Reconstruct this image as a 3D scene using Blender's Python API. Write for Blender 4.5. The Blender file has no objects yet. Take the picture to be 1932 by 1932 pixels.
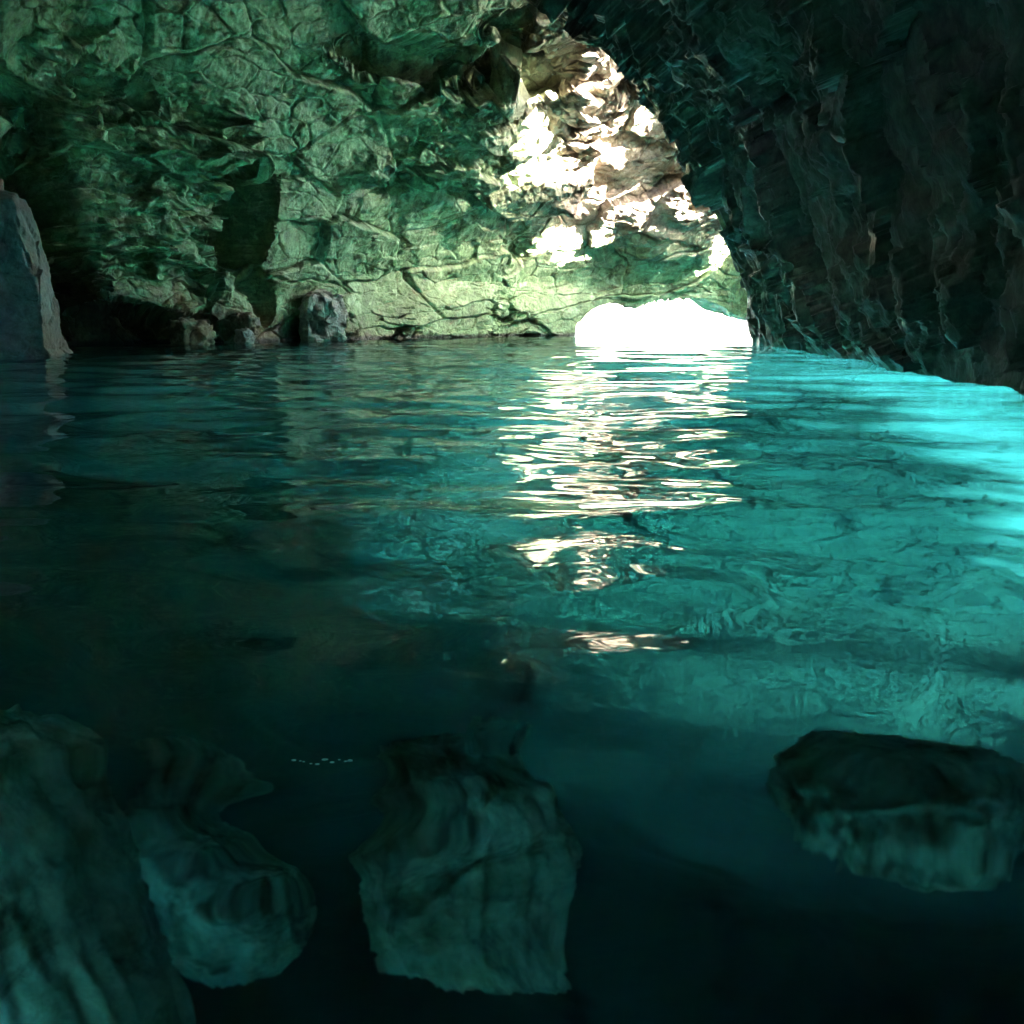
import bpy, math, random
import numpy as np
from mathutils import Vector

random.seed(7)
sc = bpy.context.scene
COL = sc.collection
R = math.radians

# ------------------------------------------------------------------ camera
CAM = np.array([0.0, 0.0, 0.8]); PITCH = R(11.15); FOV = R(55)
cam_d = bpy.data.cameras.new('camera'); cam = bpy.data.objects.new('camera', cam_d); COL.objects.link(cam)
cam.location = CAM; cam.rotation_euler = (R(90) - PITCH, 0, 0)
cam_d.sensor_fit = 'HORIZONTAL'; cam_d.angle = FOV; cam_d.clip_start = 0.02; cam_d.clip_end = 3000
sc.camera = cam
FPX = 966 / math.tan(FOV / 2)


def ray(px, py):
    u = (px - 966) / FPX; v = (966 - py) / FPX
    c, s = math.cos(PITCH), math.sin(PITCH)
    d = np.array([u, c + v * s, -s + v * c])
    return d / np.linalg.norm(d)


def at(px, py, Y):                       # the point of the place seen there at the distance Y ahead
    d = ray(px, py); t = (Y - CAM[1]) / d[1]
    return CAM + d * t


def under(px, py, depth):                # a point of the sea floor seen through the still water
    d = ray(px, py); t = -CAM[2] / d[2]; p = CAM + d * t
    h = np.array([d[0], d[1]]); sh = np.linalg.norm(h); sr = sh / 1.333
    w = h / sh * sr; cz = math.sqrt(1 - sr * sr)
    return np.array([p[0] + w[0] / cz * depth, p[1] + w[1] / cz * depth, -depth])


# ------------------------------------------------------------------ noise (numpy)
def _h(ix, iy, iz, seed):
    x = (ix.astype(np.uint32) * np.uint32(374761393)) ^ (iy.astype(np.uint32) * np.uint32(668265263)) ^ \
        (iz.astype(np.uint32) * np.uint32(2147483647 - 11)) ^ np.uint32((seed * 974711 + 12345) & 0xffffffff)
    x = (x ^ (x >> np.uint32(13))) * np.uint32(1274126177)
    x = (x ^ (x >> np.uint32(16))) * np.uint32(2246822519)
    return x ^ (x >> np.uint32(15))


def _f(h):
    return h.astype(np.float32) * np.float32(1.0 / 4294967296.0)


def vnoise(P, seed=0):
    with np.errstate(over='ignore'):
        F = np.floor(P); I = F.astype(np.int64); t = (P - F).astype(np.float32)
        t = t * t * t * (t * (t * 6 - 15) + 10)
        out = 0
        for dx in (0, 1):
            wx = t[:, 0] if dx else 1 - t[:, 0]
            for dy in (0, 1):
                wy = t[:, 1] if dy else 1 - t[:, 1]
                for dz in (0, 1):
                    wz = t[:, 2] if dz else 1 - t[:, 2]
                    out = out + wx * wy * wz * _f(_h(I[:, 0] + dx, I[:, 1] + dy, I[:, 2] + dz, seed))
    return out * 2 - 1


def fbm(P, octs=5, seed=0, gain=0.5, lac=2.03, ridged=False):
    a, s, out, q = 1.0, 0.0, 0, np.array(P, dtype=np.float64)
    for o in range(octs):
        n = vnoise(q, seed + o * 17)
        if ridged: n = 1 - 2 * np.abs(n)
        out = out + a * n; s += a; a *= gain; q = q * lac + 11.7
    return out / s


def facets(P, seed=0, tilt=0.5, jit=0.9):
    """angular broken blocks: every cell is a tilted plane of its own; also the gap between cells"""
    with np.errstate(over='ignore'):
        F = np.floor(P); I = F.astype(np.int64)
        n = len(P)
        f1 = np.full(n, 9.0, np.float32); f2 = np.full(n, 9.0, np.float32); val = np.zeros(n, np.float32)
        for dx in (-1, 0, 1):
            for dy in (-1, 0, 1):
                for dz in (-1, 0, 1):
                    cx, cy, cz = I[:, 0] + dx, I[:, 1] + dy, I[:, 2] + dz
                    h = _h(cx, cy, cz, seed)
                    j1 = _f(h); j2 = _f(h * np.uint32(2654435761) ^ (h >> np.uint32(7))); j3 = _f(h * np.uint32(40503) ^ (h << np.uint32(9)))
                    ox = (P[:, 0] - cx - .5 - (j1 - .5) * jit).astype(np.float32)
                    oy = (P[:, 1] - cy - .5 - (j2 - .5) * jit).astype(np.float32)
                    oz = (P[:, 2] - cz - .5 - (j3 - .5) * jit).astype(np.float32)
                    d = ox * ox + oy * oy + oz * oz
                    k = _f(h * np.uint32(2246822519) ^ (h >> np.uint32(11)))
                    g1 = _f(h * np.uint32(3266489917)); g2 = _f(h * np.uint32(668265263) ^ (h >> np.uint32(5))); g3 = _f(h * np.uint32(374761393) ^ (h >> np.uint32(3)))
                    v = (k * 2 - 1) + tilt * 2 * ((g1 - .5) * ox + (g2 - .5) * oy + (g3 - .5) * oz) * 2
                    m = d < f1
                    f2 = np.where(m, f1, np.minimum(f2, d))
                    val = np.where(m, v, val); f1 = np.where(m, d, f1)
    return val, np.sqrt(f2) - np.sqrt(f1)


def sstep(a, b, x):
    t = np.clip((x - a) / (b - a), 0, 1)
    return t * t * (3 - 2 * t)


def catmull(T, K, V):
    """Catmull-Rom through values V (n, d) at knots K, sampled at T"""
    K = np.asarray(K, float); V = np.asarray(V, float)
    m = np.gradient(V, K, axis=0)
    i = np.clip(np.searchsorted(K, T) - 1, 0, len(K) - 2)
    h = (K[i + 1] - K[i])[:, None]; t = ((T - K[i]) / (K[i + 1] - K[i]))[:, None]
    return (2 * t**3 - 3 * t**2 + 1) * V[i] + (t**3 - 2 * t**2 + t) * h * m[i] + (-2 * t**3 + 3 * t**2) * V[i + 1] + (t**3 - t**2) * h * m[i + 1]


# ------------------------------------------------------------------ mesh helpers
def mesh_obj(name, V, Fq, mat, smooth=True, tris=None, parent=None):
    me = bpy.data.meshes.new(name)
    V = np.ascontiguousarray(V, np.float32)
    nq = len(Fq); nt = 0 if tris is None else len(tris)
    me.vertices.add(len(V)); me.vertices.foreach_set('co', V.ravel())
    loops = np.asarray(Fq, np.int32).ravel()
    starts = np.arange(nq, dtype=np.int32) * 4
    if nt:
        starts = np.concatenate([starts, nq * 4 + np.arange(nt, dtype=np.int32) * 3]); loops = np.concatenate([loops, np.asarray(tris, np.int32).ravel()])
    me.loops.add(len(loops)); me.loops.foreach_set('vertex_index', loops)
    me.polygons.add(nq + nt); me.polygons.foreach_set('loop_start', starts)
    me.polygons.foreach_set('use_smooth', np.full(nq + nt, smooth))
    me.update(calc_edges=True); me.validate()
    if mat: me.materials.append(mat)
    o = bpy.data.objects.new(name, me); COL.objects.link(o)
    if parent: o.parent = parent
    return o


def grid_faces(n, m, off=0, flip=False):
    i = np.arange(n - 1)[:, None] * m + np.arange(m - 1)[None, :]
    q = np.stack([i, i + 1, i + m + 1, i + m], -1).reshape(-1, 4) + off
    return q[:, ::-1] if flip else q


def grid_normals(G):
    a = np.gradient(G, axis=0); b = np.gradient(G, axis=1)
    n = np.cross(a, b); return n / (np.linalg.norm(n, axis=2, keepdims=True) + 1e-9)


def structure(o):
    o['kind'] = 'structure'; return o


def thing(o, label, cat, group=None):
    o['label'] = label; o['category'] = cat
    if group: o['group'] = group
    return o


# ------------------------------------------------------------------ materials
def nt(name):
    m = bpy.data.materials.new(name); m.use_nodes = True
    t = m.node_tree; t.nodes.clear()
    return m, t.nodes, t.links


def ramp(N, L, src, stops):
    r = N.new('ShaderNodeValToRGB'); e = r.color_ramp.elements
    while len(e) < len(stops): e.new(0.5)
    for k, (p, c) in enumerate(stops):
        e[k].position = p; e[k].color = (*c, 1) if len(c) == 3 else c
    L.new(src, r.inputs[0]); return r.outputs[0]


def noise(N, L, co, scale, detail=6, rough=0.6, dist=0.0):
    n = N.new('ShaderNodeTexNoise'); n.inputs['Scale'].default_value = scale; n.inputs['Detail'].default_value = detail
    n.inputs['Roughness'].default_value = rough; n.inputs['Distortion'].default_value = dist
    L.new(co, n.inputs['Vector']); return n.outputs['Fac']


def mixc(N, L, f, a, b, mode='MIX'):
    m = N.new('ShaderNodeMix'); m.data_type = 'RGBA'; m.blend_type = mode
    for s, v in ((m.inputs[0], f), (m.inputs[6], a), (m.inputs[7], b)):
        if hasattr(v, 'node'): L.new(v, s)
        elif isinstance(v, (int, float)): s.default_value = v
        else: s.default_value = (*v, 1)
    return m.outputs[2]


def math_(N, L, op, a, b=None, clamp=False):
    m = N.new('ShaderNodeMath'); m.operation = op; m.use_clamp = clamp
    for s, v in ((m.inputs[0], a), (m.inputs[1], b)):
        if v is None: continue
        if hasattr(v, 'node'): L.new(v, s)
        else: s.default_value = v
    return m.outputs[0]


def rock_mat(name, cols, stretch=(1, 1, 1), rot=(0, 0, 0), bump=0.5, rough=(0.35, 0.7), rust=0.5, pale=0.6, spec=0.5, brown=False, shade_spots=False):
    m, N, L = nt(name)
    tc = N.new('ShaderNodeTexCoord'); mp = N.new('ShaderNodeMapping')
    mp.inputs['Scale'].default_value = stretch; mp.inputs['Rotation'].default_value = rot
    geo = N.new('ShaderNodeNewGeometry')
    L.new(geo.outputs['Position'], mp.inputs['Vector']); co = mp.outputs[0]
    n1 = noise(N, L, co, 0.35, 5, 0.62, 0.6); n2 = noise(N, L, co, 1.7, 8, 0.7, 0.4); n3 = noise(N, L, co, 9, 8, 0.72)
    c = ramp(N, L, n1, [(0.30, cols[0]), (0.50, cols[1]), (0.68, cols[2])])
    c2 = ramp(N, L, n2, [(0.32, cols[3]), (0.52, cols[1]), (0.70, cols[4])])
    c = mixc(N, L, 0.55, c, c2)
    pal = ramp(N, L, noise(N, L, co, 0.8, 3, 0.5, 1.5), [(0.60, (0, 0, 0)), (0.66, (pale,) * 3)])
    c = mixc(N, L, pal, c, cols[4])
    ru = ramp(N, L, noise(N, L, co, 1.1, 7, 0.7, 2.0), [(0.58, (0, 0, 0)), (0.72, (rust,) * 3)])
    c = mixc(N, L, ru, c, (0.17, 0.085, 0.04))
    if brown:                                                        # bare brown limestone towards the mouth
        sp = N.new('ShaderNodeSeparateXYZ'); L.new(geo.outputs['Position'], sp.inputs[0])
        f = math_(N, L, 'MULTIPLY', math_(N, L, 'ADD', sp.outputs['X'], 2.5), 0.2, True)
        f = math_(N, L, 'MULTIPLY', f, math_(N, L, 'MULTIPLY', math_(N, L, 'SUBTRACT', sp.outputs['Z'], 2.6), 0.4, True), True)
        f = math_(N, L, 'MULTIPLY', f, math_(N, L, 'ADD', math_(N, L, 'MULTIPLY', n1, 2.0), 0.1, True), True)
        c = mixc(N, L, f, c, ramp(N, L, n2, [(0.3, (0.12, 0.085, 0.06)), (0.5, (0.25, 0.20, 0.14)), (0.7, (0.40, 0.35, 0.29))]))
    if shade_spots:                                                         # dark blotches painted as shade, so boulders fade into the deep
        c = mixc(N, L, ramp(N, L, noise(N, L, co, 2.4, 7, 0.7, 1.0), [(0.49, (0, 0, 0)), (0.64, (0.85,) * 3)]), c, (0.02, 0.03, 0.015))
    if brown:                                                        # ochre and brown crust of the tide zone, wet and dark at the very edge
        tz = math_(N, L, 'ADD', sp.outputs['Z'], math_(N, L, 'MULTIPLY', math_(N, L, 'SUBTRACT', n2, 0.5), 2.4))
        tz = math_(N, L, 'ADD', tz, math_(N, L, 'MULTIPLY', math_(N, L, 'ADD', sp.outputs['X'], 7.0, ), 0.22))
        tf = ramp(N, L, tz, [(0.25, (0.8,) * 3), (0.95, (0, 0, 0))])
        c = mixc(N, L, tf, c, ramp(N, L, n1, [(0.35, (0.07, 0.045, 0.025)), (0.6, (0.26, 0.19, 0.09))]))
        wt = ramp(N, L, math_(N, L, 'ADD', sp.outputs['Z'], math_(N, L, 'MULTIPLY', n3, 0.15)), [(0.14, (0.85,) * 3), (0.24, (0, 0, 0))])
        c = mixc(N, L, wt, c, (0.03, 0.03, 0.022))
    gr = ramp(N, L, n3, [(0.3, (0.55,) * 3), (0.6, (1.0,) * 3)])
    c = mixc(N, L, 0.8, c, gr, 'MULTIPLY')
    # cracks
    vo = N.new('ShaderNodeTexVoronoi'); vo.feature = 'DISTANCE_TO_EDGE'; vo.inputs['Scale'].default_value = 0.6; vo.inputs['Randomness'].default_value = 1.0
    wob = N.new('ShaderNodeVectorMath'); wob.operation = 'ADD'
    nv = N.new('ShaderNodeTexNoise'); nv.inputs['Scale'].default_value = 0.9; nv.inputs['Detail'].default_value = 8; nv.inputs['Roughness'].default_value = 0.65
    L.new(co, nv.inputs['Vector']); L.new(co, wob.inputs[0]); L.new(nv.outputs['Color'], wob.inputs[1]); L.new(wob.outputs[0], vo.inputs['Vector'])
    cr = ramp(N, L, vo.outputs['Distance'], [(0.0, (0, 0, 0)), (0.012, (1, 1, 1))])
    brk = ramp(N, L, noise(N, L, co, 0.7, 5, 0.65, 1.0), [(0.46, (1, 1, 1)), (0.62, (0, 0, 0))])
    cr = math_(N, L, 'MAXIMUM', cr, brk)
    c = mixc(N, L, math_(N, L, 'MULTIPLY', math_(N, L, 'SUBTRACT', 1.0, cr), 0.55), c, (0.025, 0.022, 0.018))
    sp_ = ramp(N, L, noise(N, L, co, 4.5, 9, 0.78, 0.8), [(0.34, (0.42,) * 3), (0.55, (1.0,) * 3)])
    c = mixc(N, L, 0.7, c, sp_, 'MULTIPLY')
    p = N.new('ShaderNodeBsdfPrincipled')
    L.new(c, p.inputs['Base Color'])
    rr = N.new('ShaderNodeMapRange'); rr.inputs['From Min'].default_value = 0.3; rr.inputs['From Max'].default_value = 0.7
    rr.inputs['To Min'].default_value = rough[0]; rr.inputs['To Max'].default_value = rough[1]
    L.new(n2, rr.inputs['Value']); L.new(rr.outputs[0], p.inputs['Roughness'])
    p.inputs['Specular IOR Level'].default_value = spec
    h = math_(N, L, 'ADD', math_(N, L, 'MULTIPLY', n3, 0.10), math_(N, L, 'MULTIPLY', n2, 0.14))
    h = math_(N, L, 'ADD', h, math_(N, L, 'MULTIPLY', noise(N, L, co, 30, 4, 0.65), 0.03))
    h = math_(N, L, 'ADD', h, math_(N, L, 'MULTIPLY', cr, 0.03))
    b = N.new('ShaderNodeBump'); b.inputs['Strength'].default_value = bump; b.inputs['Distance'].default_value = 1.0
    L.new(h, b.inputs['Height']); L.new(b.outputs[0], p.inputs['Normal'])
    o = N.new('ShaderNodeOutputMaterial'); L.new(p.outputs[0], o.inputs['Surface'])
    return m


G0 = [(0.13, 0.17, 0.075), (0.26, 0.40, 0.19), (0.40, 0.51, 0.26), (0.065, 0.085, 0.05), (0.58, 0.76, 0.45)]
M_left = rock_mat('algae_rock', G0, brown=True, rust=0.75)
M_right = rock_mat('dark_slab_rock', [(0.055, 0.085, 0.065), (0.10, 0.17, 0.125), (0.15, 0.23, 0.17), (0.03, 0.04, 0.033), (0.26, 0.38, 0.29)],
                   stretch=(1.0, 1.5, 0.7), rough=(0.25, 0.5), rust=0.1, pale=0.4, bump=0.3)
M_grey = rock_mat('grey_rock', [(0.36, 0.33, 0.32), (0.50, 0.46, 0.45), (0.58, 0.53, 0.50), (0.22, 0.20, 0.20), (0.66, 0.61, 0.60)], rust=0.4)
M_pale = rock_mat('pale_rock', [(0.42, 0.43, 0.35), (0.54, 0.55, 0.45), (0.62, 0.62, 0.52), (0.32, 0.32, 0.26), (0.70, 0.70, 0.60)], rust=0.3)
M_ochre = rock_mat('ochre_rock', [(0.20, 0.17, 0.09), (0.28, 0.25, 0.14), (0.33, 0.30, 0.19), (0.14, 0.12, 0.07), (0.38, 0.36, 0.25)], rust=0.5)
M_under = rock_mat('shade_spotted_submerged_rock', [(0.16, 0.20, 0.12), (0.36, 0.40, 0.32), (0.50, 0.52, 0.46), (0.07, 0.10, 0.05), (0.60, 0.61, 0.55)], rough=(0.7, 0.95), rust=0.2, spec=0.1, shade_spots=True)


def seabed_mat():
    m, N, L = nt('sandy_sea_floor')
    geo = N.new('ShaderNodeNewGeometry'); co = geo.outputs['Position']
    a = noise(N, L, co, 0.55, 6, 0.62, 0.8); b = noise(N, L, co, 3.0, 6, 0.65)
    c = ramp(N, L, a, [(0.36, (0.06, 0.08, 0.05)), (0.46, (0.30, 0.31, 0.25)), (0.56, (0.50, 0.49, 0.43))])
    c = mixc(N, L, 0.5, c, ramp(N, L, b, [(0.3, (0.7,) * 3), (0.65, (1.0,) * 3)]), 'MULTIPLY')
    sx = N.new('ShaderNodeSeparateXYZ'); L.new(co, sx.inputs[0])
    kx = math_(N, L, 'ADD', math_(N, L, 'MULTIPLY', sx.outputs['X'], -0.085), 1.05)  # sand coloured darker to the right to mute the sunlit side
    kx = math_(N, L, 'ADD', kx, math_(N, L, 'MULTIPLY', math_(N, L, 'SUBTRACT', noise(N, L, co, 0.4, 4, 0.6, 0.5), 0.5), 1.4), True)
    c = mixc(N, L, kx, c, mixc(N, L, 0.85, c, (0.54, 0.53, 0.47)))
    # painted shade: the near part of the floor is coloured dark
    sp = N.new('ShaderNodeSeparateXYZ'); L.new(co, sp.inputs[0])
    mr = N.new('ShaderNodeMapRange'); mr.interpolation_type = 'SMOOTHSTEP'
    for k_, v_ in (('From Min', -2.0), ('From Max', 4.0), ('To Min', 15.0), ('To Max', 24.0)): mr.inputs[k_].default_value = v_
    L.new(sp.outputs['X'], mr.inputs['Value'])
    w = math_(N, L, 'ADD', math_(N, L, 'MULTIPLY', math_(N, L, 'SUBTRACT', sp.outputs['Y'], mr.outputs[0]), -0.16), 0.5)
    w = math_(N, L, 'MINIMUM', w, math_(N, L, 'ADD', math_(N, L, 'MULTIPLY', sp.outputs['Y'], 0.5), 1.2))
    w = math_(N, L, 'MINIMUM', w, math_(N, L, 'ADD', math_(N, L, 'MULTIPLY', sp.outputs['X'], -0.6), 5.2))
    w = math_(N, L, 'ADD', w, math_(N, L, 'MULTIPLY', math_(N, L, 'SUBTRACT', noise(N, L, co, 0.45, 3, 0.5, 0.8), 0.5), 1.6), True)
    shade_c = ramp(N, L, math_(N, L, 'ADD', math_(N, L, 'MULTIPLY', math_(N, L, 'SUBTRACT', sp.outputs['Y'], 7.0), 0.12), noise(N, L, co, 0.8, 5, 0.65, 0.6), True),
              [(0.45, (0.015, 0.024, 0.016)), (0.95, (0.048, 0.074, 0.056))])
    c = mixc(N, L, w, c, shade_c)
    p = N.new('ShaderNodeBsdfPrincipled'); L.new(c, p.inputs['Base Color']); p.inputs['Roughness'].default_value = 0.9
    p.inputs['Specular IOR Level'].default_value = 0.1
    o = N.new('ShaderNodeOutputMaterial'); L.new(p.outputs[0], o.inputs['Surface'])
    return m


def water_mat():
    m, N, L = nt('clear_sea_water')
    geo = N.new('ShaderNodeNewGeometry'); mp = N.new('ShaderNodeMapping'); mp.inputs['Scale'].default_value = (0.45, 1.0, 1.0)
    L.new(geo.outputs['Position'], mp.inputs['Vector'])
    n1 = noise(N, L, mp.outputs[0], 2.2, 3, 0.5, 0.6)
    b = N.new('ShaderNodeBump'); b.inputs['Strength'].default_value = 1.0; b.inputs['Distance'].default_value = 0.0025
    L.new(n1, b.inputs['Height'])
    fr = N.new('ShaderNodeFresnel'); fr.inputs['IOR'].default_value = 1.333; L.new(b.outputs[0], fr.inputs['Normal'])
    gl = N.new('ShaderNodeBsdfGlossy'); gl.inputs['Roughness'].default_value = 0.0; L.new(b.outputs[0], gl.inputs['Normal'])
    re = N.new('ShaderNodeBsdfRefraction'); re.inputs['IOR'].default_value = 1.333; re.inputs['Roughness'].default_value = 0.06; L.new(b.outputs[0], re.inputs['Normal'])
    m2 = N.new('ShaderNodeMixShader'); L.new(fr.outputs[0], m2.inputs[0]); L.new(re.outputs[0], m2.inputs[1]); L.new(gl.outputs[0], m2.inputs[2])
    va = N.new('ShaderNodeVolumeAbsorption'); va.inputs['Density'].default_value = 0.25    # absorption = density * (1 - colour)
    va.inputs['Color'].default_value = (0.60, 0.906, 0.911, 1)
    vs = N.new('ShaderNodeVolumeScatter'); vs.inputs['Density'].default_value = 0.005; vs.inputs['Anisotropy'].default_value = 0.4
    vs.inputs['Color'].default_value = (0.35, 0.80, 1.0, 1)
    ad = N.new('ShaderNodeAddShader'); L.new(va.outputs[0], ad.inputs[0]); L.new(vs.outputs[0], ad.inputs[1])
    o = N.new('ShaderNodeOutputMaterial'); L.new(m2.outputs[0], o.inputs['Surface']); L.new(ad.outputs[0], o.inputs['Volume'])
    return m


# ------------------------------------------------------------------ left and back wall
def build_back_wall():
    trk = np.array([(-17, -12), (-16, 0), (-15, 10), (-14, 18), (-13.5, 23), (-12.6, 27), (-10.2, 31), (-7.6, 36.5), (-4.6, 41), (-1.6, 44.5), (3.0, 48), (7.5, 49.7), (12, 51.5), (17, 55), (24, 61)], float)
    seg = np.r_[0, np.cumsum(np.linalg.norm(np.diff(trk, axis=0), axis=1))]
    # sample density follows distance to the camera
    s_f = np.linspace(0, seg[-1], 6000); pf = catmull(s_f, seg, trk)
    az = np.arctan2(pf[:, 0], pf[:, 1]); vis = (np.abs(az) < R(31)) & (pf[:, 1] > 0)
    dens = np.where(vis, 1.0, 0.10) / np.maximum(3, np.hypot(pf[:, 0], pf[:, 1]))
    dens[vis] *= 1.35
    cd = np.r_[0, np.cumsum(dens[1:])]; n = 1500
    s = np.interp(np.linspace(0, cd[-1], n), cd, s_f)
    zk = np.r_[np.linspace(-15, -0.5, 60), np.linspace(-0.5, 13.5, 560)[1:], np.linspace(13.5, 24, 80)[1:]]
    m = len(zk)
    P2 = catmull(s, seg, trk)
    T = np.gradient(P2, axis=0); T /= np.linalg.norm(T, axis=1, keepdims=True)
    inn = np.stack([T[:, 1], -T[:, 0]], 1)                         # towards the water
    S, Z = np.meshgrid(np.arange(n), zk, indexing='ij')
    far = sstep(30, 44, P2[:, 1])[S]                                # back part stays steeper
    over = (1 - far) * (0.10 * np.clip(Z - 3, 0, None) + 0.085 * np.clip(Z - 5.5, 0, None) ** 2) + far * (0.58 * np.clip(Z - 2.4, 0, None) + 0.03 * np.clip(Z - 2.4, 0, None) ** 2)
    over = np.minimum(over, 16 - 7.5 * far)
    over += 0.35 * sstep(0.5, -1.5, Z)
    # openings in the wall: dark hollows pushed into the rock
    def hollow(px, py, rx, rz, depth, Y, wk=0.35):
        c = at(px, py, Y); i0 = np.argmin(np.hypot(P2[:, 0] - c[0], P2[:, 1] - c[1])); sc_ = s[i0]
        d = np.sqrt(((s[S] - sc_) / rx) ** 2 + ((Z - c[2]) / rz) ** 2 + 1e-6)
        d = d + wk * wob
        return -depth * sstep(1.05, 0.8, d)
    flat = np.stack([P2[S, 0], P2[S, 1], Z], -1).reshape(-1, 3)
    wob = fbm(flat * 0.8, 4, 91).reshape(n, m)
    hol = hollow(482, 425, 1.4, 2.2, 4.2, 33.5, 0.3) + hollow(140, 480, 1.4, 2.3, 3.6, 27, 0.35) + hollow(95, 330, 1.2, 1.2, 1.6, 26.5) \
        + hollow(505, 560, 0.7, 1.0, 1.8, 34.5) + hollow(250, 640, 4.2, 0.9, 1.7, 29.5) + hollow(690, 130, 3.4, 0.55, 1.3, 37, 0.8) \
        + hollow(900, 150, 3.2, 1.1, 1.6, 41, 0.9) + hollow(1080, 165, 1.6, 0.8, 1.2, 44, 0.8) + hollow(300, 170, 1.5, 0.6, 0.9, 28)
    # the sea mouth: wall turns into the underside of a lintel
    sx = np.interp(s, s, P2[:, 0])
    pxs = 966 + FPX * P2[:, 0] / (np.maximum(P2[:, 1], 1) * math.cos(PITCH) + 0.8 * math.sin(PITCH))
    mw = (sstep(1080, 1096, pxs) * (P2[:, 1] > 40) * sstep(19, 17, P2[:, 0]))[S]
    lk = np.array([(1060, 622), (1095, 606), (1118, 583), (1150, 571), (1200, 576), (1250, 562), (1310, 560), (1350, 572), (1385, 592), (1420, 606), (1500, 622)], float)
    lpy = np.interp(pxs, lk[:, 0], lk[:, 1])
    lz = 0.8 + P2[:, 1] * ((966 - lpy) / FPX * math.cos(PITCH) - math.sin(PITCH)) / (math.cos(PITCH) + (966 - lpy) / FPX * math.sin(PITCH))
    lz = np.maximum(lz, 0.25) + 0.10 * fbm(np.stack([P2[:, 0] * 2.5, P2[:, 0] * 0, P2[:, 0] * 0], 1), 4, 5)
    LZ = lz[S]
    under_l = np.clip((LZ - Z) / 4.0, 0, 1.6)                       # how far outwards the underside runs
    Zm = np.where(Z < LZ, LZ + 0.05 * np.clip(LZ - Z, 0, 9), Z)
    Zf = Z * (1 - mw) + Zm * mw
    off = over * (1 - mw * (Z < LZ)) - mw * 1.6 * under_l + hol * (1 - mw)
    G = np.empty((n, m, 3))
    G[..., 0] = P2[S, 0] + inn[S, 0] * off; G[..., 1] = P2[S, 1] + inn[S, 1] * off; G[..., 2] = Zf
    N = grid_normals(G)
    N *= np.sign((N[..., 0] * inn[S, 0] + N[..., 1] * inn[S, 1] + 1e-6))[..., None]
    P = G.reshape(-1, 3)
    # bedding dips gently towards the mouth
    B = P @ np.array([[0.94, 0.05, -0.25], [-0.05, 1, 0.1], [0.3, -0.1, 0.95]])
    warp = np.stack([fbm(P * 0.7, 3, 3), fbm(P * 0.7, 3, 4), fbm(P * 0.7, 3, 6)], 1)
    Bw = B + 0.3 * warp
    f1, g1 = facets(Bw * np.array([0.20, 0.20, 0.55]), 1, 0.5)
    f2, g2 = facets(Bw * np.array([0.60, 0.60, 1.9]), 2, 0.55)
    f3, g3 = facets(Bw * np.array([1.8, 1.8, 5.2]), 3, 0.6)
    calm = fbm(P * 0.20, 2, 44) - 0.6 * sstep(-11, -6, P[:, 0]) * sstep(6.5, 4.5, P[:, 2])                                     # some faces stay whole, some are crumbled
    rough_k = sstep(-0.12, 0.22, calm)
    D = 0.75 * fbm(P * 0.25, 3, 8) + (0.24 + 0.34 * rough_k) * f1 + (0.035 + 0.25 * rough_k) * f2 + (0.008 + 0.075 * rough_k) * f3
    D += 0.045 * fbm(P * 3.2, 4, 21, ridged=True) * (0.25 + rough_k) + 0.10 * np.abs(fbm(P * 0.9, 4, 23))
    D += 0.022 * fbm(P * 8, 3, 25) + 0.07 * rough_k * fbm(P * np.array([1.5, 1.5, 2.4]), 4, 27, ridged=True)
    D -= 0.10 * sstep(0.05, 0.0, g1) + 0.05 * sstep(0.05, 0.0, g2)
    D = D * (1 - 0.55 * (mw * (Z < LZ + 0.3)).ravel())
    G = G + N * D.reshape(n, m, 1)
    F = grid_faces(n, m); cen = G.reshape(-1, 3)[F].mean(1)
    d = np.hypot((cen[:, 1] - 19.2) / 0.7, (cen[:, 2] - 2.4) / 0.9) + 0.3 * fbm(cen * 0.9, 3, 95)  # unseen gap added in the wall to let skylight onto the buttress
    o = mesh_obj('cave_wall', G.reshape(-1, 3), F[(d > 1) | (cen[:, 0] > -8)], M_left)
    return structure(o)


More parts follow.
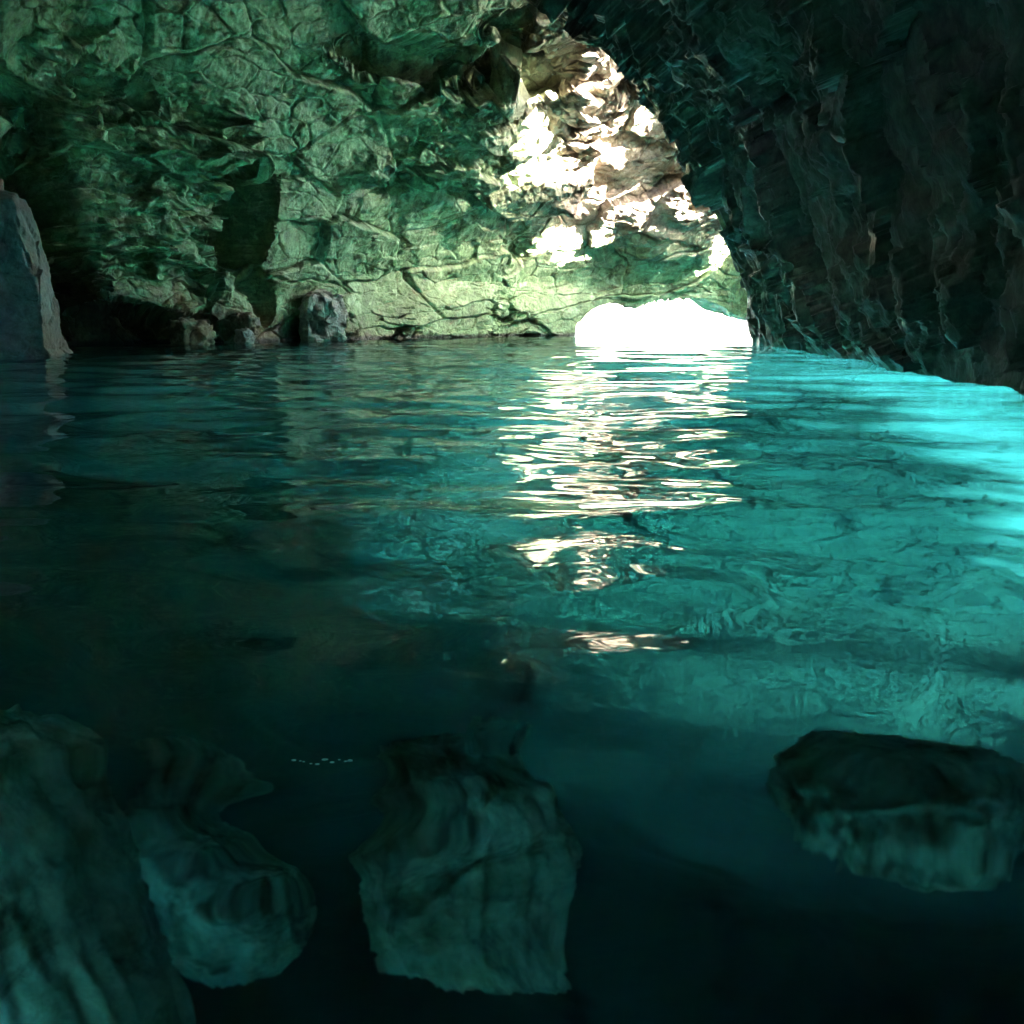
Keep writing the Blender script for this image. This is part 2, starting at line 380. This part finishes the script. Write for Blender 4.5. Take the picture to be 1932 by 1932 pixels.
# ------------------------------------------------------------------ leaning right wall and roof over the pool
def build_arch():
    e = lambda px, py: at(px, py, 33)[[0, 2]] + (0.45, 0.45)
    s33 = [(8.1, -0.45), (8.0, 0.1), e(1385, 560), e(1338, 450), e(1288, 335), e(1235, 255), e(1165, 175), e(1080, 90), e(985, 25), e(880, -40), (-5, 15), (-24, 19)]
    s20 = [(6.9, -0.45), (6.8, 0.1), (6.35, 1.2), (5.75, 2.8), (4.9, 4.6), (4.0, 6.0), (2.9, 7.4), (1.3, 8.9), (-1.0, 10.2), (-4.0, 11.4), (-9, 12.8), (-24, 17)]
    s10 = [(5.9, -0.45), (5.8, 0.1), (5.45, 1.1), (4.9, 2.4), (4.1, 4.2), (3.3, 5.4), (2.2, 6.8), (0.8, 7.9), (-1.4, 9.2), (-4.2, 10.6), (-9, 12), (-24, 16.5)]
    sh = lambda S, dx, dz=0: [(x + dx * max(0, 1 - k / 10), z + (dz * k / 10 if k > 1 else 0)) for k, (x, z) in enumerate(S)]
    Yk = [-7.5, 2, 6.0, 8.2, 10.5, 20, 29, 33]
    s29 = (np.array(s33) * 0.72 + np.array(s20) * 0.28).tolist()
    secs = [sh(s10, 0.2), sh(s10, 0.3), sh(s10, 0.2), sh(s10, -0.05), sh(s10, -0.1), s20, s29, s33]
    n, m = 620, 820
    # sampling: denser towards the visible far edge
    Y = np.r_[np.linspace(-7.5, 6, 60), np.linspace(6, 33, n - 60 + 1)[1:] ** 1.0]
    n = len(Y)
    secs = np.array([np.array(q, float) for q in secs])              # (ky, ku, 2)
    ku = np.arange(secs.shape[1], dtype=float)
    u = np.r_[np.linspace(0, 10, m - 60), np.linspace(10, ku[-1], 61)[1:]]
    SU = np.stack([catmull(u, ku, q) for q in secs])                  # (ky, m, 2)
    G2 = catmull(Y, Yk, SU.reshape(len(Yk), -1)).reshape(n, m, 2)
    G = np.empty((n, m, 3)); G[..., 0] = G2[..., 0]; G[..., 2] = G2[..., 1]; G[..., 1] = Y[:, None]
    deep = np.clip((11.5 - Y) / 4.0, 0, 1)[:, None] * sstep(0.9, 0, u)[None, :]    # near the camera the wall goes down to the floor
    G[..., 2] -= 12 * deep; G[..., 0] += 0.6 * deep
    # slanting far edge
    N = grid_normals(G)
    if N[n // 2, 200, 0] > 0: N = -N
    base = G.copy()
    P = G.reshape(-1, 3)
    UU = np.broadcast_to(u[None, :] * 1.7, (n, m)).ravel(); YY = P[:, 1]
    warp = fbm(P * 0.45, 4, 61); warp2 = fbm(P * 0.9, 3, 62)
    sl = np.stack([UU * 0.30 + 0.25 * warp2, YY * 0.42 + 0.35 * UU * 0.18 + 0.55 * warp, 0.15 * P[:, 2]], 1)   # long slabs running up the wall
    f1, g1 = facets(sl, 11, 0.6)
    f2, g2 = facets(sl * np.array([1.4, 2.8, 1]), 12, 0.5)
    f3, g3 = facets(sl * np.array([3.0, 7.5, 2]), 13, 0.5)
    q1, h1 = facets(P * 0.36 + 0.4 * warp[:, None], 14, 0.55)
    q2, h2 = facets(P * np.array([1.3, 1.0, 1.6]) + 0.3 * warp2[:, None], 15, 0.55)
    up = sstep(3.0, 6.5, np.broadcast_to(u[None, :], (n, m)).ravel())   # slabs below, lumpy roof above
    low = 1 - up
    D = 0.45 * fbm(P * 0.28, 3, 68) + low * (0.42 * f1 + 0.15 * f2 + 0.035 * f3) + up * (0.14 * f1 + 0.50 * q1 + 0.25 * q2 + 0.07 * f3)
    D += 0.06 * fbm(P * np.array([2.5, 4.0, 1.6]), 5, 71, ridged=True) + 0.03 * fbm(P * 7, 3, 72)
    ph = YY * 0.85 + UU * 0.10 + 1.1 * warp + 0.3 * warp2; ph2 = YY * 2.3 + UU * 0.35 + 1.2 * warp2
    D += (0.34 * (ph - np.floor(ph)) + 0.08 * (ph2 - np.floor(ph2))) * (0.35 + 0.65 * low) * (0.5 + 0.9 * np.abs(warp2))
    # the two dark hollows of the right wall
    def hol(px, py, Yh, ry, rz, dep):
        c = at(px, py, Yh)
        d = np.sqrt(((P[:, 1] + 0.55 * (P[:, 2] - c[2]) - c[1]) / ry) ** 2 + ((P[:, 2] - c[2]) / rz) ** 2) + 0.22 * warp2
        return -dep * sstep(1.1, 0.75, d)
    D += hol(1555, 400, 20.5, 1.5, 1.0, 1.3) + hol(1440, 420, 26, 1.5, 1.3, 0.7)
    D *= 0.14 + 0.86 * sstep(0.3, 2.0, np.broadcast_to(u[None, :], (n, m)).ravel())
    D *= 1 - 0.5 * sstep(29.5, 32.5, YY)
    G = G + N * D.reshape(n, m, 1)
    G[..., 1] += (0.6 * fbm(np.stack([UU * 0.9, UU * 0, UU * 0], 1), 4, 77)).reshape(n, m) * sstep(26, 33, base[..., 1])
    # outer skin: same rows of u, few of Y, two metres further out
    Yo_i = np.unique(np.r_[np.linspace(0, n - 1, 40).astype(int)])
    O = base[Yo_i] - N[Yo_i] * (0.5 + 1.7 * np.clip(u / 4, 0, 1))[None, :, None]
    O[..., 2] = np.maximum(O[..., 2], -0.3 - 12 * np.clip((11.5 - base[Yo_i, :, 1]) / 4.0, 0, 1))
    fb = fbm(O.reshape(-1, 3) * 0.5, 4, 79).reshape(len(Yo_i), m, 1)
    O = O - N[Yo_i] * 0.5 * np.abs(fb)
    V = np.concatenate([G.reshape(-1, 3), O.reshape(-1, 3)])
    nv = n * m; k = len(Yo_i)
    F = [grid_faces(n, m), grid_faces(k, m, nv, True)]
    a = (n - 1) * m + np.arange(m - 1); b = nv + (k - 1) * m + np.arange(m - 1)
    F.append(np.stack([a, a + 1, b + 1, b], 1))                      # far rim
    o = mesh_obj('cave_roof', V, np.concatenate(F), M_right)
    return structure(o)


def build_vault():
    """unseen roof added by the mouth to block skylight; ragged holes shape sun patches"""
    n, m = 150, 260
    e = lambda px, py: at(px, py, 33)[[0, 2]]
    Y = np.linspace(32.2, 57, n)
    A = np.array([(-26, 19.4), (-5, 15.4), e(880, -40), e(1080, 90), e(1235, 255), e(1338, 450), (8.4, -0.5)], float); A[1:-1] += (0.25, 0.25)
    K = np.array([(-26, 21), (-6, 19.5), (2, 17.6), (8, 15.2), (12.5, 12), (14.6, 7), (15.2, -0.5)], float)
    u = np.linspace(0, 6, m)
    a = catmull(u, np.arange(7.0), A); b = catmull(u, np.arange(7.0), K)
    w = sstep(32.2, 38, Y)[:, None, None]
    sec = a[None] * (1 - w) + b[None] * w
    G = np.empty((n, m, 3)); G[..., 0] = sec[..., 0]; G[..., 2] = sec[..., 1]; G[..., 1] = Y[:, None]
    N = grid_normals(G)
    if N[n - 1, 5, 2] < 0: N = -N
    P = G.reshape(-1, 3); f, g = facets(P * 0.4, 31, 0.5)
    k = sstep(32.2, 35, Y)[:, None, None]
    G = G + N * (0.5 * f + 0.6 * fbm(P * 0.3, 3, 32)).reshape(n, m, 1) * k
    T = G + N * 1.2
    F = grid_faces(n, m, 0, True)
    cen = G.reshape(-1, 3)[F].mean(1)
    S = np.array(SUN); nw = np.array([0.5, -0.86, -0.63]); t = ((cen - np.array([3.0, 47.6, 2.4])) @ nw) / (S @ nw)
    L = cen - t[:, None] * S                                          # where sun through this spot lands on the leaning back wall
    cp, sp_ = math.cos(PITCH), math.sin(PITCH); q = L - CAM
    dep = q[:, 1] * cp - q[:, 2] * sp_
    sx = 966 + FPX * q[:, 0] / dep; sy = 966 - FPX * (q[:, 1] * sp_ + q[:, 2] * cp) / dep
    d = np.full(len(cen), 9.0)
    for px, py, rx, ry in HOLES:
        d = np.minimum(d, np.hypot((sx - px) / rx, (sy - py) / ry))
    for p0, p1 in zip(SLIT[:-1], SLIT[1:]):
        p0, p1 = np.array(p0, float), np.array(p1, float); v = p1 - p0
        w_ = np.clip(((sx - p0[0]) * v[0] + (sy - p0[1]) * v[1]) / (v @ v), 0, 1)
        d = np.minimum(d, np.hypot(sx - p0[0] - w_ * v[0], sy - p0[1] - w_ * v[1]) / 46.0)
    d = d * 0.95 + 0.65 * fbm(cen * 1.3, 4, 33)
    keep = (d > 1.0) | (t < 0)
    nv = n * m
    V = np.concatenate([G.reshape(-1, 3), T.reshape(-1, 3)])
    F = F[keep]
    FF = [F, F[:, ::-1] + nv]
    # rim faces round the open edges
    ed = np.concatenate([F[:, [0, 1]], F[:, [1, 2]], F[:, [2, 3]], F[:, [3, 0]]])
    key = np.minimum(ed[:, 0], ed[:, 1]).astype(np.int64) * nv + np.maximum(ed[:, 0], ed[:, 1])
    uq, ix, ct = np.unique(key, return_index=True, return_counts=True)
    be = ed[ix[ct == 1]]
    FF.append(np.stack([be[:, 1], be[:, 0], be[:, 0] + nv, be[:, 1] + nv], 1))
    return structure(mesh_obj('added_vault', V, np.concatenate(FF), M_left))


HOLES = ((900, 232, 85, 60), (1110, 262, 180, 52), (950, 345, 150, 55), (1120, 325, 165, 45), (1190, 430, 130, 42), (1285, 500, 50, 40))  # openings cut to throw bright patches onto the back wall
SLIT = ((895, 0), (1010, 60), (1120, 130), (1190, 200), (1262, 262))


def build_rear():
    """the cave closes behind the viewer; an added gap under water lights the boulders"""
    n, m = 60, 40
    X, Z = np.meshgrid(np.linspace(-30, 12, n), np.linspace(-1.8, 24, m), indexing='ij')  # lower edge stops short so light from behind reaches the drowned boulders
    P = np.stack([X, np.full_like(X, -5.3), Z], -1).reshape(-1, 3)
    P[:, 1] += 1.0 * fbm(P * 0.3, 4, 41)
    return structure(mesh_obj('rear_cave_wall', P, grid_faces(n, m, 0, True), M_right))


# ------------------------------------------------------------------ sea floor
def floor_z(x, y):
    P = np.stack([x, y, np.zeros_like(x)], 1)
    z = -5.2 + 0.9 * fbm(P * 0.16, 3, 51) + 0.16 * fbm(P * 0.7, 4, 52)
    f, g = facets(P * 0.55 + 0.3 * fbm(P * 0.6, 3, 55)[:, None], 53, 0.5)
    z = z + 0.10 * f
    # a dark hole in front of the viewer, to the right
    z = z - 2.8 * np.exp(-(((x - 2.2) / 2.6) ** 2 + ((y - 3.0) / 3.0) ** 2))
    z = z - 5.8 * np.clip((y - 3.5) / 11.0, 0, 1) * sstep(30, 18, x) * (0.22 + 0.78 * sstep(-8, 2, x))
    z = z + 1.6 * sstep(20, 32, x)                                    # shallower, sunny sand outside
    return z


def build_floor():
    xs = np.r_[np.linspace(-400, -19, 12), np.linspace(-18, 22, 420), np.linspace(24, 400, 14)]
    ys = np.r_[np.linspace(-400, -11, 12), np.linspace(-10, 56, 620), np.linspace(60, 400, 14)]
    X, Y = np.meshgrid(xs, ys, indexing='ij')
    Z = floor_z(X.ravel(), Y.ravel())
    P = np.stack([X.ravel(), Y.ravel(), Z], 1)
    P[:, 2] += 0.02 * fbm(P * np.array([3, 3, 0]), 4, 57)
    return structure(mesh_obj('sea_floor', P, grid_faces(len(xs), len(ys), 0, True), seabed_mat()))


# ------------------------------------------------------------------ water
def wave_height(x, y, dr):
    rng = np.random.RandomState(5)
    z = np.zeros_like(x)
    lam = np.exp(np.linspace(math.log(0.26), math.log(3.2), 48))
    for l in lam:
        th = rng.normal(math.pi / 2, 0.75); k = 2 * math.pi / l
        slope = 0.0118 * l ** 0.35 * (1 - 0.45 * min(1, max(0, l - 1.6)))
        ph = rng.uniform(0, 6.283)
        fade = sstep(0.22, 0.10, dr / l)
        z += slope / k * np.sin(k * (x * math.cos(th) + y * math.sin(th)) + ph) * fade
    return z


def build_water():
    az = np.concatenate([np.linspace(-180, -36, 60)[:-1], np.linspace(-36, 36, 700), np.linspace(36, 180, 60)[1:-1]])
    a = np.radians(az); na = len(a)
    r = np.exp(np.linspace(math.log(0.25), math.log(600), 1000)); nr = len(r)
    RR, AA = np.meshgrid(r, a, indexing='ij')
    X = RR * np.sin(AA); Y = RR * np.cos(AA)
    dr = np.maximum(np.gradient(r)[:, None] + 0 * AA, RR * R(0.103))
    Z = wave_height(X.ravel(), Y.ravel(), dr.ravel()).reshape(X.shape)
    Z = Z * (1 - 0.88 * sstep(5.0, 9.0, X))                          # the open sea beyond the right wall lies calm
    # a small swell rolled up close to the viewer, low left
    d_ = ray(610, 1560); c_ = CAM - d_ * CAM[2] / d_[2]
    xx, yy = X - c_[0], Y - c_[1]
    q = np.hypot(xx / 0.20, yy / 0.16)
    Z = Z + np.exp(-q ** 2 * 0.9) * (0.0022 * np.cos(26 * (yy + 0.25 * xx - 1.6 * xx ** 2)) + 0.0012 * np.cos(47 * (yy * 0.8 - 0.5 * xx)))
    V = np.stack([X, Y, Z], -1).reshape(-1, 3)
    i = (np.arange(nr - 1)[:, None] * na); j = np.arange(na)[None, :]; j2 = (np.arange(na) + 1)[None, :] % na
    top = np.stack([i + j, i + j2, i + na + j2, i + na + j], -1).reshape(-1, 4)
    nv = len(V)
    bot = np.stack([600 * np.sin(a), 600 * np.cos(a), np.full(na, -20.0)], 1)
    V = np.concatenate([V, bot, [[0, 0, float(Z[0].mean())]], [[0, 0, -20.0]]])
    e = (nr - 1) * na + np.arange(na); e2 = (nr - 1) * na + (np.arange(na) + 1) % na
    b = nv + np.arange(na); b2 = nv + (np.arange(na) + 1) % na
    side = np.stack([e, e2, b2, b], 1)
    ct, cb = nv + na, nv + na + 1
    t0 = np.stack([np.full(na, ct), (np.arange(na) + 1) % na, np.arange(na)], 1)
    t1 = np.stack([np.full(na, cb), b, b2], 1)
    o = mesh_obj('water', V, np.concatenate([top, side]), water_mat(), tris=np.concatenate([t0, t1]))
    return structure(o)


# ------------------------------------------------------------------ boulders
def rock(name, loc, size, rz, mat, seed, sub=6, k=(0.32, 0.12), box=0.55, tilt=(0, 0), grooves=0.0):
    import bmesh
    bm = bmesh.new(); bmesh.ops.create_icosphere(bm, subdivisions=sub, radius=1.0)
    me = bpy.data.meshes.new(name); bm.to_mesh(me); bm.free()
    n = len(me.vertices); co = np.empty(n * 3, np.float32); me.vertices.foreach_get('co', co)
    P = co.reshape(-1, 3).astype(float)
    # squarish block: push the sphere towards a rounded box
    q = np.abs(P).max(1, keepdims=True); P = P * (1 - box + box / q)
    S = np.array(size)
    W = P * S
    f1, g1 = facets(W * (1.1 / S.mean()) + seed * 3.1, seed, 0.6)
    f2, g2 = facets(W * (3.0 / S.mean()) + seed * 1.7, seed + 1, 0.6)
    D = k[0] * f1 + k[1] * f2 + 0.10 * fbm(W * 2.2 / S.mean() + seed, 5, seed)
    if grooves: D = D + grooves * fbm(np.stack([W[:, 0] * 5, W[:, 1] * 5, W[:, 2] * 0.7], 1) / S.mean() + seed, 4, seed + 9, ridged=True)
    P = P * (1 + 0.5 * D)[:, None] * S
    me.vertices.foreach_set('co', P.astype(np.float32).ravel())
    me.polygons.foreach_set('use_smooth', np.full(len(me.polygons), True)); me.update()
    me.materials.append(mat)
    o = bpy.data.objects.new(name, me); COL.objects.link(o)
    o.location = loc; o.rotation_euler = (tilt[0], tilt[1], rz)
    return o


def build_rocks():
    p = at(10, 520, 21.5)
    thing(rock('rock_buttress', (p[0] - 0.55, 21.8, 0.9), (1.35, 1.5, 2.7), 0.3, M_grey, 4, 7, k=(0.12, 0.08), box=0.45, tilt=(0, R(-7))),
          'tall grey mauve rock buttress rising from the water at the far left', 'rock')
    p = at(578, 575, 35.5)
    thing(rock('rock_block', (p[0] + 0.2, 37.0, 0.55), (0.8, 0.9, 1.1), 0.5, M_pale, 8, 7, k=(0.22, 0.12), tilt=(0, R(5))),
          'pale square edged rock block standing in the water beside the dark cleft', 'rock')
    p = at(448, 607, 33.0)
    thing(rock('boulder', (p[0], 33.0, 0.5), (0.62, 0.5, 0.42), 0.2, M_ochre, 15, 5, tilt=(0, R(-15))),
          'ochre boulder wedged above the waterline in the dark recess', 'boulder')
    p = at(462, 632, 32.4)
    thing(rock('boulder', (p[0], 32.4, 0.12), (0.26, 0.25, 0.34), 0.9, M_pale, 17, 5),
          'small pale pointed stone at the water directly under the ochre boulder', 'boulder')
    p = at(360, 622, 31.0)
    thing(rock('boulder', (p[0], 31.0, 0.25), (0.55, 0.4, 0.5), 0.9, M_ochre, 19, 5),
          'brownish boulder left of the ochre boulder, half sunk at the waterline', 'boulder')
    # drowned boulders
    p = under(110, 1700, 1.6)
    thing(rock('submerged_boulder', p + (-0.08, 0, -0.25), (0.29, 0.5, 0.85), 0.4, M_under, 23, 6, k=(0.06, 0.02), box=0.2, tilt=(R(-26), R(-8)), grooves=0.45),
          'big drowned boulder with dark blotched grooves at the lower left', 'boulder')
    p = under(870, 1520, 2.2)
    thing(rock('submerged_boulder', p + (0, 0.1, -0.35), (0.35, 0.42, 0.47), 0.25, M_under, 29, 6, k=(0.12, 0.06), box=0.5, tilt=(R(-32), R(6)), grooves=0.14),
          'block shaped drowned boulder at lower middle with a flat pitted face', 'boulder')
    p = under(1690, 1490, 2.4)
    thing(rock('submerged_ledge', p + (0.1, 0.25, -0.2), (0.52, 0.40, 0.15), -0.25, M_under, 33, 6, k=(0.10, 0.04), box=0.15, tilt=(R(-20), 0), grooves=0.3),
          'drowned rock ledge with a ragged front edge at the lower right', 'rock')
    p = under(400, 1640, 3.4)
    thing(rock('submerged_boulder', p, (0.34, 0.55, 0.42), 0.8, M_under, 37, 6, k=(0.08, 0.03), box=0.2, grooves=0.15),
          'dim drowned boulder between the grooved boulder and the block shaped one', 'boulder')
    # foam beads drifting on the swell
    m, N, L = nt('foam'); b = N.new('ShaderNodeBsdfPrincipled'); b.inputs['Base Color'].default_value = (0.85, 0.9, 0.9, 1); b.inputs['Roughness'].default_value = 0.05
    o = N.new('ShaderNodeOutputMaterial'); L.new(b.outputs[0], o.inputs['Surface'])
    import bmesh
    for i in range(11):
        d = ray(556 + i * 10.5 + random.uniform(-4, 4), 1444 + random.uniform(-5, 5)); p = CAM - d * CAM[2] / d[2]
        if i == 0:
            bm = bmesh.new(); bmesh.ops.create_uvsphere(bm, u_segments=12, v_segments=8, radius=1.0)
            for v in bm.verts: v.co.z *= 0.7
            me = bpy.data.meshes.new('bubble'); bm.to_mesh(me); bm.free(); me.materials.append(m)
            me.polygons.foreach_set('use_smooth', np.full(len(me.polygons), True))
        o = bpy.data.objects.new('bubble', me); COL.objects.link(o)
        r = random.uniform(0.002, 0.0045); o.scale = (r * 1.3, r, r)
        o.location = (p[0], p[1], 0.004 + random.uniform(0, 0.004))
        thing(o, 'tiny white bubble in a short row floating on the swell at lower left', 'bubble', 'bubbles floating on the swell')


# ------------------------------------------------------------------ light
def build_light():
    S = Vector(SUN).normalized()
    el = math.asin(S.z); rot = math.atan2(S.x, S.y)
    w = bpy.data.worlds.new('World'); sc.world = w; w.use_nodes = True
    N, L = w.node_tree.nodes, w.node_tree.links
    N.clear()
    sky = N.new('ShaderNodeTexSky'); sky.sky_type = 'NISHITA'; sky.sun_disc = False
    sky.sun_elevation = el; sky.sun_rotation = rot; sky.air_density = 1.0; sky.dust_density = 2.0
    bg = N.new('ShaderNodeBackground'); bg.inputs['Strength'].default_value = 0.12
    o = N.new('ShaderNodeOutputWorld'); L.new(sky.outputs[0], bg.inputs[0]); L.new(bg.outputs[0], o.inputs[0])
    ld = bpy.data.lights.new('sun', 'SUN'); ld.energy = 5.0; ld.angle = R(0.5); ld.color = (1.0, 0.94, 0.84)
    so = bpy.data.objects.new('sun', ld); COL.objects.link(so)
    so.rotation_euler = S.to_track_quat('Z', 'Y').to_euler()


SUN = (0.85, -0.33, 0.42)
build_light()
build_back_wall(); build_arch(); build_vault(); build_rear(); build_floor(); build_water(); build_rocks()

sc.view_settings.view_transform = 'Standard'; sc.view_settings.look = 'None'
sc.view_settings.exposure = 6.3; sc.view_settings.gamma = 1.0
cy = sc.cycles
cy.max_bounces = 8; cy.diffuse_bounces = 3; cy.glossy_bounces = 3; cy.transmission_bounces = 5; cy.transparent_max_bounces = 8
cy.use_denoising = True; cy.denoiser = 'OPENIMAGEDENOISE'
cy.sample_clamp_indirect = 0.15; cy.blur_glossy = 10.0
cy.use_adaptive_sampling = True; cy.adaptive_threshold = 0.02; cy.adaptive_min_samples = 16; cy.volume_bounces = 1
